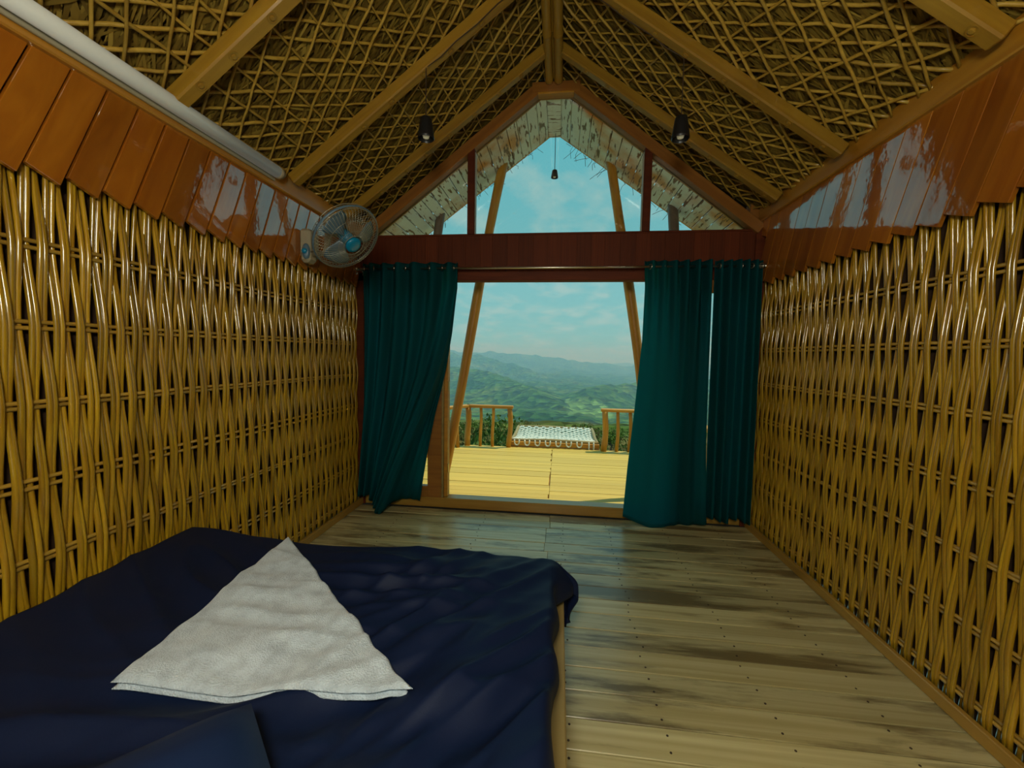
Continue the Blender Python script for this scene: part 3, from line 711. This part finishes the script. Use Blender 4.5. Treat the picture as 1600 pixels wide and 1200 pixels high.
# ------------------------------------------------------------------ folded towel
TA, TB, TC_ = Vector((-1.235, 1.715, 0)), Vector((-1.130, .872, 0)), Vector((-.345, .935, 0))
def towel_layer(shr, zoff, th_, n, seed):
    cen = (TA+TB+TC_)/3
    A, B, C = [cen + (p-cen)*shr for p in (TA, TB, TC_)]
    m = MB(); idx = {}
    for side_ in (0, 1):
        for i in range(n+1):
            for j in range(n+1-i):
                a, b = i/n, j/n; c = 1-a-b
                p = A*a + B*b + C*c
                ed = min(a, b, c); rnd_ = math.sqrt(max(0, 1-(1-min(1, ed/.025))**2))
                z = ZB + wr(p.x, p.y)*.6 + zoff + .009*noise.noise(Vector((p.x*4, p.y*6, 2))) + .0035*noise.noise(Vector((p.x*7+p.y*3, p.y*17-p.x*3, seed))) + .011*(1-abs(noise.noise(Vector((p.x*3+p.y, p.y*11, 8))))*3)*min(1, ed*6)
                front = math.exp(-(a/.10)**2)
                z += .012*front*math.sin(c*8+.9)
                lip = .012*math.exp(-(min(b, 1)/.05)**2) if c > a else 0
                if side_ == 0: z += th_*(.15+.85*rnd_)
                edge_w = Vector((noise.noise(Vector((p.x*9, p.y*9, 5))), noise.noise(Vector((p.x*9, p.y*9, 9))), 0))*.006*math.exp(-ed/.03)
                idx[(side_, i, j)] = len(m.v); m.v.append((p.x+edge_w.x, p.y+edge_w.y, z))
        for i in range(n):
            for j in range(n-i):
                f1 = (idx[(side_, i, j)], idx[(side_, i+1, j)], idx[(side_, i, j+1)]); m.f.append(f1)
                if i+j < n-1: m.f.append((idx[(side_, i+1, j)], idx[(side_, i+1, j+1)], idx[(side_, i, j+1)]))
    for q in range(n):
        for e_ in (((0, q), (0, q+1)), ((q, 0), (q+1, 0)), ((q, n-q), (q+1, n-q-1))):
            (a1, b1), (a2, b2) = e_
            m.f.append((idx[(0, a1, b1)], idx[(0, a2, b2)], idx[(1, a2, b2)], idx[(1, a1, b1)]))
    return m
tw = tag(empty('folded_towel', (-.9, 1.15, ZB)), 'white terry towel folded into a triangle on the navy duvet', 'towel')
child(towel_layer(1.0, .026, .012, 80, 2), 'upper_fold', 'terry', tw, True)
child(towel_layer(.997, .006, .021, 60, 2), 'lower_fold', 'terry', tw, True)

# ------------------------------------------------------------------ wall lamp tube, pendants, fan
tl = tag(empty('tube_light', (XL+.08, 1.6, 2.445)), 'long white tube light fixed to the eave beam above the bed', 'lamp')
child(MB().bbox((XL+.0455, .80, 2.41), (XL+.058, 2.36, 2.49), .003), 'mounting_bar', 'cream', tl)
child(MB().tube([(XL+.088, .84, 2.452), (XL+.088, 2.33, 2.452)], .034, 20), 'tube', 'tube', tl, True)
for yy in ((.805, .84), (2.33, 2.365)): child(MB().tube([(XL+.088, yy[0], 2.452), (XL+.088, yy[1], 2.452)], .0345, 20), 'end_cap', 'endcap' if 'endcap' in MT else 'cream', tl, True)
def pendant(x, y, zt, zb, zanchor, R, label, path=(), lamp_w=0, tilt=0):
    p = tag(empty('pendant_lamp', (x, y, zanchor)), label, 'lamp', 'small black pendant lamps')
    H = zt-zb
    T = Matrix.Translation((x, y, zb))
    shd = child(MB().lathe([(R*.93, .0), (R, .004), (R*.98, H*.12), (R*.72, H*.86), (R*.66, H*.95), (R*.5, H), (.0005, H), (.0005, H-.004), (R*.6, H*.85), (R*.9, .004), (R*.93, 0)], 24, T), 'lamp_shade', 'black', p, True)
    child(MB().lathe([(.0005, .002), (R*.34, .006), (R*.42, .02), (R*.4, .03), (R*.3, H*.5), (.0005, H*.55)], 16, T), 'bulb', 'bulbglass', shd, True)
    child(MB().tube([(x, y, zt), (x, y, zanchor)] + list(path), .0032, 6), 'cord', 'steel', p)
    if lamp_w:
        ld = bpy.data.lights.new('pendant_glow', 'POINT'); ld.energy = lamp_w; ld.color = (1, .97, .86); ld.shadow_soft_size = .016
        lo = bpy.data.objects.new('pendant_glow', ld); COL.objects.link(lo); lo.location = (x, y, zb-.010); lo.parent = p; lo.matrix_parent_inverse = p.matrix_basis.inverted()
    return p
def rafter_under(side, x):
    xe, ze = (XL, ZEL) if side < 0 else (XR, ZER)
    return lerp(ZRG, ze, (x-XC)/(xe-XC)) - .145
LAMP_W = 0
for (x, y, zt, zb, lab, lw) in ((-.83, 2.475, 2.80, 2.675, 'black pendant lamp with pale bulb hanging over the fan side of the room', LAMP_W), (.66, 2.53, 2.765, 2.64, 'black pendant lamp hanging on the side away from the bed', LAMP_W)):
    sd_ = -1 if x < XC else 1; za = rafter_under(sd_, x)
    x2 = XC + sd_*.12
    pendant(x, y, zt, zb, za, .05, lab, [(lerp(x, x2, t), y-.02*t, rafter_under(sd_, lerp(x, x2, t))-.002-.012*math.sin(PI*t*3)**2) for t in (.15, .3, .5, .7, .85, 1)], lw)

# paper globe added unseen behind the camera as fill light
fill_root = tag(empty('added_fill_light', (XC, -.42, 2.05)), 'round paper globe added unseen behind the camera to light the room', 'lamp')
MT['glowing'] = plain('fill_emission', (.8, .75, .6), .8, emis=(1.0, .97, .80), emst=FILL_GLOW)
child(MB().lathe([(.06, -.21)] + [(.24*math.cos(a) + (.004 if k % 2 else 0), .22*math.sin(a)) for k, a in enumerate([(-1.3+2.6*q/24) for q in range(25)])] + [(.06, .21)], 32, Matrix.Translation((XC, -.42, 2.05))), 'fill_globe', 'glowing', fill_root, True)
child(MB().tube([(XC, -.42, 2.26), (XC, -.42, 3.56)], .004, 6), 'cord', 'steel', fill_root)
# wall fan
fan = tag(empty('wall_fan', (XL+.05, 2.70, 2.05)), 'round caged wall fan with blue hub above the bed', 'fan')
def fch(mb, name, mat, parent=fan, smooth=True):
    o = mb.build(name, mat, None, smooth); o.parent = parent
    if parent is fan: o.matrix_parent_inverse = fan.matrix_basis.inverted()
    return o
FC = Vector((-1.345, 2.48, 2.105)); FN = Vector((.71, -.25, -.67)).normalized()
body = fch(MB().bbox((XL+.022, 2.62, 2.02), (XL+.10, 2.745, 2.215), .018), 'base_box', 'cream', fan, False)
fch(MB().bbox((XL+.04, 2.60, 1.985), (XL+.11, 2.70, 2.07), .02), 'control_housing', 'cream', fan, False)
Md = frame_M((XL+.085, 2.603, 2.055), (1, 0, 0), None, (.25, -1, 0))
dpl = fch(MB().lathe([(.0005, .012), (.026, .012), (.034, .004), (.036, -.006)], 20, Md @ Matrix.Diagonal((.75, 1.5, 1, 1))), 'dial_plate', 'bluegrey')
fch(MB().lathe([(.0005, .026), (.014, .026), (.017, .02), (.018, .008)], 16, Md), 'dial_knob', 'blue', dpl)
fch(MB().tube([(XL+.08, 2.66, 2.05), (XL+.22, 2.62, 2.045), tuple(FC - FN*.17 + Vector((-.02, 0, -.03))), tuple(FC - FN*.12)], [.022, .020, .022, .03], 12), 'arm', 'cream')
FMt = FN.to_track_quat('Z', 'Y').to_matrix().to_4x4(); FMt.translation = FC
fch(MB().lathe([(.0005, -.20), (.045, -.195), (.06, -.17), (.062, -.09), (.05, -.07), (.0005, -.07)], 24, FMt), 'motor_housing', 'cream')
RF = .215
cage = MB()
for (R_, z_, r_) in ((RF, 0, .0028), (RF*.985, .018, .0022), (RF*.985, -.03, .0022), (RF*.72, .058, .0013), (RF*.72, -.068, .0013), (RF*.44, .075, .0013), (RF*.30, .082, .0018)):
    ctr = FMt @ Vector((0, 0, z_)); cage.torus(ctr, FN, R_, r_, 48, 5)
for k in range(60):
    a = 2*PI*k/60
    for zs in ((.30, .082, .44, .076, .72, .058, .92, .034, .99, .004), (.30, -.08, .44, -.078, .72, -.068, .92, -.042, .99, -.004)):
        sw = .25 if zs[1] > 0 else 0
        pts = [FMt @ Vector((RF*zs[q]*math.cos(a+sw*(1-zs[q])), RF*zs[q]*math.sin(a+sw*(1-zs[q])), zs[q+1])) for q in range(0, 10, 2)]
        cage.tube(pts, .0013, 4, False)
cg = fch(cage, 'wire_cage', 'wire')
fch(MB().lathe([(RF*1.0, -.009), (RF*1.02, -.007), (RF*1.025, .0), (RF*1.02, .007), (RF*1.0, .009)], 64, FMt), 'cage_rim', 'rim' if 'rim' in MT else 'bluegrey')
fch(MB().lathe([(.0005, .094), (.03, .093), (.046, .088), (.05, .080), (.05, .076)], 28, FMt), 'hub_cap', 'blue', cg)
fch(MB().lathe([(.0005, .045), (.02, .044), (.035, .035), (.04, .015), (.04, -.04), (.0005, -.045)], 24, FMt), 'rotor_hub', 'blue')
for k in range(3):
    bl = MB(); a0 = 2*PI*k/3 + .35; n, mm = 10, 8
    for i_ in range(n+1):
        for j_ in range(mm+1):
            r_ = lerp(.035, .185, i_/n); half = lerp(.35, .62, sm(i_/n*1.3))*(1-.25*(i_/n)**4); aa = a0 + half*(j_/mm*2-1) + .25*i_/n
            zz = .018*(j_/mm*2-1)*lerp(1.3, .7, i_/n)
            bl.v.append(tuple(FMt @ Vector((r_*math.cos(aa), r_*math.sin(aa), zz))))
    for i_ in range(n):
        for j_ in range(mm): q = i_*(mm+1)+j_; bl.f.append((q, q+1, q+mm+2, q+mm+1))
    b_ = fch(bl, 'blade', 'blade' if 'blade' in MT else 'bluegrey'); mdd = b_.modifiers.new('t', 'SOLIDIFY'); mdd.thickness = .002

# ------------------------------------------------------------------ roof overhang outside
ovh = struct('roof_overhang', 'varnished board soffit under the roof overhang outside', 'roof', (XC, 3.9, 3.5))
SOFF = .13
for side in (-1, 1):
    S = slope_len(side)+.3; d = (roof_pt(side, 0, 1)-roof_pt(side, 0, 0)).normalized(); dn = (roof_pt(side, 0, 0, 1)-roof_pt(side, 0, 0)).normalized()
    Ls = YO-(YB+.08)
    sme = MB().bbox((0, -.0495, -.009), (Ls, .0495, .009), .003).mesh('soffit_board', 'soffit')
    s = .125
    while s < S:
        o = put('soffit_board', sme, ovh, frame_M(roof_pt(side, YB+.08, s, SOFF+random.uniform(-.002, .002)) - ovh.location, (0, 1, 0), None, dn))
        s += .1045
    # fascia along the outer edge
    fo = MB().bbox((0, -.02, -.02), (S-.1, .02, .10), .004).build('fascia', 'log', ovh, False, frame_M(roof_pt(side, YO+.022, .12, SOFF-.02)-ovh.location, d, None, -dn))
    # loose thatch straws hanging past the edge
    st = MB()
    for k in range(46):
        s_ = random.uniform(.2, S-.1); p0 = roof_pt(side, YO+.045, s_, SOFF-.02); q = p0 + Vector((random.gauss(0, .07), random.uniform(0, .06), -random.uniform(.02, .13)*(1 if side > 0 else .5)))
        st.tube([p0, (p0+q)/2+Vector((random.gauss(0, .02), .01, .01)), q], .0022, 4)
    so = st.build('loose_straw', 'thatch', ovh, False, Matrix.Translation(-ovh.location)); tag(so, kind='stuff')
    st.tone = []
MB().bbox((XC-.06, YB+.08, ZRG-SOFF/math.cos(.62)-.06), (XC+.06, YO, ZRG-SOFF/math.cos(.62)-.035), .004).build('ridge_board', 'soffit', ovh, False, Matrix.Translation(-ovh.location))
pendant(XC+.01, 4.16, 3.205, 3.13, 3.55, .036, 'tiny black pendant lamp hanging outside under the roof peak')

# ------------------------------------------------------------------ leaning log posts outside
def log_mesh(L, r0, r1, seed, n=10):
    rr = random.Random(seed); k = max(4, int(L/.12)); pts = []; rad = []; a, b = rr.uniform(0, 6), rr.uniform(0, 6)
    for i in range(k+1):
        t = i/k; pts.append((L*t, .10*r0*math.sin(t*5+a)*3, .10*r0*math.sin(t*6+b)*3)); rad.append(lerp(r0, r1, t)*(1+.05*math.sin(t*13+a)))
    return MB().tube(pts, rad, n)
def log_between(name, p, q, r0, r1, seed, mat, label=None, cat=None, group=None, parent=None):
    p, q = Vector(p), Vector(q); o = log_mesh((q-p).length, r0, r1, seed).build(name, mat, None, True, None)
    o.matrix_world = frame_M(p, q-p, None, (0, 1, .01))
    if parent: o.parent = parent; o.matrix_parent_inverse = parent.matrix_basis.inverted()
    if label: tag(o, label, cat, group)
    return o
log_between('log_post', (-1.215, 4.13, 0), (-.585, 4.13, 3.27), .052, .045, 1, 'log', 'leaning orange log post outside, left of the door opening', 'post', 'leaning logs under the overhang')
log_between('log_post', (.985, 4.13, 0), (.455, 4.13, 3.26), .052, .045, 2, 'log', 'leaning orange log post outside beside the wide curtain panel', 'post', 'leaning logs under the overhang')
log_between('log_post', (-1.62, 4.10, 0), (-1.215, 4.10, 2.84), .045, .042, 3, 'greylog', 'short log post seen through the left triangle of the gable window', 'post', 'leaning logs under the overhang')
log_between('log_post', (1.32, 4.10, 0), (1.025, 4.10, 2.84), .048, .045, 4, 'greylog', 'short log post seen through the right triangle of the gable window', 'post', 'leaning logs under the overhang')

# ------------------------------------------------------------------ deck, railings, net lounger
DY1 = 6.10
dk = MB().box((-1.85, YB+.12, -.14), (1.75, DY1-.4, -.04)).box((-1.3, DY1-.4, -.14), (1.3, DY1-.02, -.04)).build('deck', 'log'); tag(dk, 'sunlit yellow plank deck outside the door', 'deck', kind='structure')
dme = MB().bbox((0, -.5, -.03), (1, .5, 0), .0015).mesh('deck_plank', 'deck')
y = YB+.125
while y < DY1-.03:
    bwid = random.uniform(.085, .115); bwid = min(bwid, DY1-y)
    e_ = 1.82 if y < DY1-.62 else 1.82-.48*(y-(DY1-.62))/.62
    for a, b in ((-e_-.03, XC+.03+random.uniform(-.01, .01)), (XC+.034, e_-.1)):
        put('deck_plank', dme, dk, Matrix.Translation((a, y+bwid/2, -.008+random.uniform(-.002, .002))) @ Matrix.Diagonal((b-a-.003, bwid-.0028, 1, 1)))
    y += bwid
def railing(name, segs, label):
    r = tag(empty(name, (segs[0][0][0], segs[0][0][1], 0)), label, 'railing', 'log railings round the deck')
    sd0 = random.randrange(1000)
    for (p, q, posts) in segs:
        p3, q3 = Vector((p[0], p[1], .60)), Vector((q[0], q[1], .60)); d = (q3-p3)
        o = MB().bbox((-.03, -.045, -.022), (d.length+.03, .045, .022), .008).build('top_rail', 'log', None, False, None); o.matrix_world = frame_M(p3, d, None, (0, 0, 1)); o.parent = r; o.matrix_parent_inverse = r.matrix_basis.inverted()
        for (t, rad) in posts:
            b = p3.lerp(q3, t); sd0 += 1
            log_between('post', (b.x, b.y, -.02), (b.x+random.uniform(-.008, .008), b.y, .585), rad, rad*.92, sd0, 'log', parent=r)
    return r
railing('deck_railing', [((-1.36, 6.07), (-.70, 6.07), [(.0, .046), (.30, .024), (.58, .025), (.97, .040)]), ((-1.36, 6.07), (-1.72, 5.6), [(.35, .030), (.7, .026), (1, .045)]), ((-1.74, 5.55), (-1.74, 4.0), [(.2, .026), (.4, .026), (.6, .028), (.8, .026), (1, .045)])], 'orange log railing on the left half of the deck')
railing('deck_railing', [((.66, 6.07), (1.30, 6.07), [(.05, .046), (.34, .026), (.62, .028), (1, .045)]), ((1.30, 6.07), (1.66, 5.6), [(.35, .028), (.7, .026), (1, .045)]), ((1.66, 5.55), (1.66, 4.0), [(.2, .026), (.4, .026), (.6, .028), (.8, .026), (1, .045)])], 'orange log railing on the deck beside the right-hand curtains')
net = tag(empty('net_lounger', (-.04, 6.8, 0)), 'wooden framed net of white rope beyond the deck edge between the railings', 'net')
NX0, NX1, NY0, NY1, NZ = -.70, .60, 6.17, 7.35, .085
for (p, q) in (((NX0, NY0, NZ), (NX1, NY0, NZ)), ((NX0, NY1, NZ+.01), (NX1, NY1, NZ-.01)), ((NX0, NY0, NZ), (NX0, NY1, NZ)), ((NX1, NY0, NZ), (NX1, NY1, NZ))):
    log_between('frame_pole', p, q, .026, .026, int(p[0]*10+q[1]*7), 'bed', parent=net)
for z_ in (-.06, .01): beam_x((NX0-.03, NY0-.045, z_), NX1-NX0+.06, (1, 0, 0), (.04, .062), 'fascia_board', 'log', net)
def clipseg(c, sl):
    xs = []
    for xx in (NX0, NX1):
        yy = c + sl*(xx-NX0)
        if NY0 <= yy <= NY1: xs.append((xx, yy))
    for yy in (NY0, NY1):
        xx = NX0 + (yy-c)/sl
        if NX0 < xx < NX1: xs.append((xx, yy))
    return xs[:2] if len(xs) >= 2 else None
for sl in (1.05, -1.05):
    c = NY0 - 1.5
    while c < NY1 + 1.5:
        sg = clipseg(c, sl)
        if sg and (Vector(sg[0])-Vector(sg[1])).length > .1:
            a, b = sg; n = 10
            pts = [(lerp(a[0], b[0], i/n), lerp(a[1], b[1], i/n), NZ+.012 - .05*math.sin(PI*min(1, max(0, (lerp(a[1], b[1], i/n)-NY0)/(NY1-NY0)))) + .006*math.sin(i*2.5+(0 if sl > 0 else PI))) for i in range(n+1)]
            child(MB().tube(pts, .0125, 6), 'rope', 'rope', net, True)
        c += .135
for k in range(7):
    xx = lerp(NX0+.09, NX1-.27, k/6)
    pts = [(xx-.035*math.cos(t)*1.0, NY0-.04, NZ+.02-.075*math.sin(t)) for t in [PI*i/10*1.0 for i in range(11)]]
    pts = [(xx-.036, NY0-.072, NZ+.02)] + [(xx-.036*math.cos(t), NY0-.075, NZ-.02-.045*math.sin(t)) for t in [PI*i/8 for i in range(9)]] + [(xx+.036, NY0-.072, NZ+.02)]
    child(MB().tube(pts, .010, 6), 'rope_loop', 'rope', net, True)
for xx in (NX1-.13, NX1-.06): child(MB().tube([(xx, NY0-.075, NZ+.02), (xx+.004, NY0-.076, NZ-.06), (xx, NY0-.075, -.06)], .010, 6), 'rope_tail', 'rope', net, True)

# ------------------------------------------------------------------ hills
def segd(x, y, a, b):
    ax, ay, az_ = a; bx, by, bz = b; dx, dy = bx-ax, by-ay; t = max(0, min(1, ((x-ax)*dx+(y-ay)*dy)/(dx*dx+dy*dy)))
    return math.hypot(x-ax-dx*t, y-ay-dy*t), az_+(bz-az_)*t
RIDGES = [([(-700, 1100, 10), (-189, 900, -30), (-88, 760, -45), (-24, 640, -58), (33, 520, -72)], .34),
          ([(20, 600, -70), (62, 700, -52), (100, 740, -47), (150, 760, -46), (500, 800, -20)], .32),
          ([(-900, 1700, 40), (-349, 1600, -1), (-174, 1500, -31), (-49, 1300, -68)], .30),
          ([(-1700, 2200, 60), (-620, 2400, 24), (-350, 2400, 14), (-160, 2450, 4), (60, 2450, -16), (350, 2500, -46), (800, 2600, -85), (1700, 2700, -60)], .28),
          ([(-2500, 4000, 0), (0, 4100, -45), (900, 4100, -65), (2500, 4000, -30)], .3)]
def ground(x, y):
    z = -1.3 - .30*max(0, y-6) if y < 30 else (-8.5 - .155*(y-30) if y < 430 else -70.5)
    z -= .0004*x*x if abs(x) < 200 else 16
    for segs, k in RIDGES:
        for a, b in zip(segs, segs[1:]):
            d, h = segd(x, y, a, b); z = max(z, h - k*d)
    r = math.hypot(x, y)
    f_ = min(1, r/250)
    z += f_*(6*noise.noise(Vector((x/130, y/130, 0))) + 4*noise.noise(Vector((x/42, y/42, 3)))) + min(1, r/40)*2.2*noise.noise(Vector((x/11, y/11, 7)))
    if r > 450: z += 2.5*noise.noise(Vector((x/22, y/22, 1)))
    if r > 1400: z += 9*noise.noise(Vector((x/48, y/60, 1))) + 10*noise.noise(Vector((x/150, y/150, 6)))
    return z
hm = MB(); NA, NR = 300, 250
for i in range(NR+1):
    r = 8*(4600/8)**(i/NR)
    for j in range(NA+1):
        a = math.radians(lerp(-62, 62, j/NA)); a = a*(.45+.55*abs(j/NA*2-1)**1.5) 
        xx, yy = r*math.sin(a), r*math.cos(a); hm.v.append((xx, yy, ground(xx, yy)))
for i in range(NR):
    for j in range(NA): a = i*(NA+1)+j; hm.f.append((a, a+1, a+NA+2, a+NA+1))
meadow_ = [1.0 if (500 < p[1] < 660 and p[2] < -67 and 12 < p[0] < 70) else 0.0 for p in hm.v]
hills = hm.build('hills', 'hill', None, True)
am_ = hills.data.attributes.new('meadow', 'FLOAT', 'POINT'); am_.data.foreach_set('value', meadow_)
at_ = hills.data.attributes.new('dry', 'FLOAT', 'POINT'); at_.data.foreach_set('value', [max(0, min(1, .9*(1-math.hypot(p[0], p[1])/330) + .9*noise.noise(Vector((p[0]/90, p[1]/90, 4))) + .1)) for p in hm.v])
tag(hills, 'hazy green forested hills and valley beyond the deck', 'hills', kind='structure')
# trees and shrubs below the deck
def crown(seed, n, brown):
    r = random.Random(seed); m = MB()
    cl = [(Vector((r.gauss(0, .33), r.gauss(0, .33), r.uniform(.45, 1.0))), r.uniform(.2, .34)) for _ in range(9)]
    for k in range(n):
        c, rad = r.choice(cl); d = Vector((r.gauss(0, 1), r.gauss(0, 1), r.gauss(0, 1))).normalized(); p = c + d*rad*r.uniform(.55, 1)
        q = Euler((r.uniform(0, 6), r.uniform(0, 6), r.uniform(0, 6))).to_matrix(); L = r.uniform(.03, .055)
        m.add([p + q @ Vector(v) for v in ((-L, 0, 0), (0, -L*.45, .005), (L, 0, 0), (0, L*.45, .005))], [(0, 1, 2, 3)]); m.tone.append(r.random())
    return m.mesh('foliage', 'leafbrown' if brown else 'leaf')
def trunk(seed):
    r = random.Random(seed); m = MB().tube([(0, 0, -.3), (.02, .01, .3), (r.uniform(-.08, .08), r.uniform(-.08, .08), .85)], [.035, .028, .012], 6)
    for _ in range(4):
        a = r.uniform(0, 6); m.tube([(.01, 0, r.uniform(.3, .5)), (.3*math.cos(a), .3*math.sin(a), r.uniform(.6, .85))], [.016, .006], 5)
    return m.mesh('trunk', 'greylog')
CR = [crown(s, 1500, s % 2 == 1) for s in range(6)]; TR = [trunk(s) for s in range(2)]
def tree(name, x, y, h, k, label, group, cat):
    t = tag(empty(name, (x, y, ground(x, y)), (0, 0, random.uniform(0, 6))), label, cat, group); t.scale = (h, h, h)
    put('foliage', CR[k], t); put('trunk', TR[k % 2], t); return t
rt = random.Random(5); TP = []
for (x, y, h, k) in ((-2.6, 8.9, 1.55, 0), (-1.15, 11.9, 1.7, 2), (-4.6, 12.2, 1.8, 4), (2.0, 9.8, 1.4, 4), (4.3, 12.0, 1.6, 0)):
    tree('shrub', x, y, h, k, 'leafy green shrub close behind the %s deck railing' % ('left' if x < 0 else 'right'), 'shrubs behind the %s railing' % ('left' if x < 0 else 'right'), 'shrub')
for k in range(130):
    y = 16*(150/16)**rt.random(); x = y*rt.uniform(-.36, .30); hh = min(rt.uniform(2.4, 4.4), (1.388-rt.uniform(.125, .165)*y-ground(x, y))/1.3)
    if any(math.hypot(x-a, y-b) < 1.5*max(c, hh) for a, b, c in TP): continue
    TP.append((x, y, max(hh, 1.2)))
    br = rt.random() < .55
    tree('tree', x, y, max(.8, hh), rt.choice([1, 3, 5]) if br else rt.choice([0, 2, 4]), 'dry brownish tree on the slope below the deck' if br else 'green leafy tree on the slope below the deck', 'dry trees on the slope' if br else 'green trees on the slope', 'tree')
# haze over the valley
hz = MB().box((-3500, 170, -250), (3500, 4700, 70)).build('haze', 'hill'); 
mh = bpy.data.materials.new('valley_haze'); mh.use_nodes = True; th_ = mh.node_tree; th_.nodes.remove(th_.nodes['Principled BSDF'])
vsn = N(th_, 'ShaderNodeVolumeScatter'); vsn.inputs['Color'].default_value = (.30, .68, .98, 1); vsn.inputs['Density'].default_value = .00090; vsn.inputs['Anisotropy'].default_value = .1
th_.links.new(vsn.outputs[0], th_.nodes['Material Output'].inputs['Volume']); hz.data.materials[0] = mh
tag(hz, 'pale blue haze hanging over the distant valley', 'haze', kind='stuff')
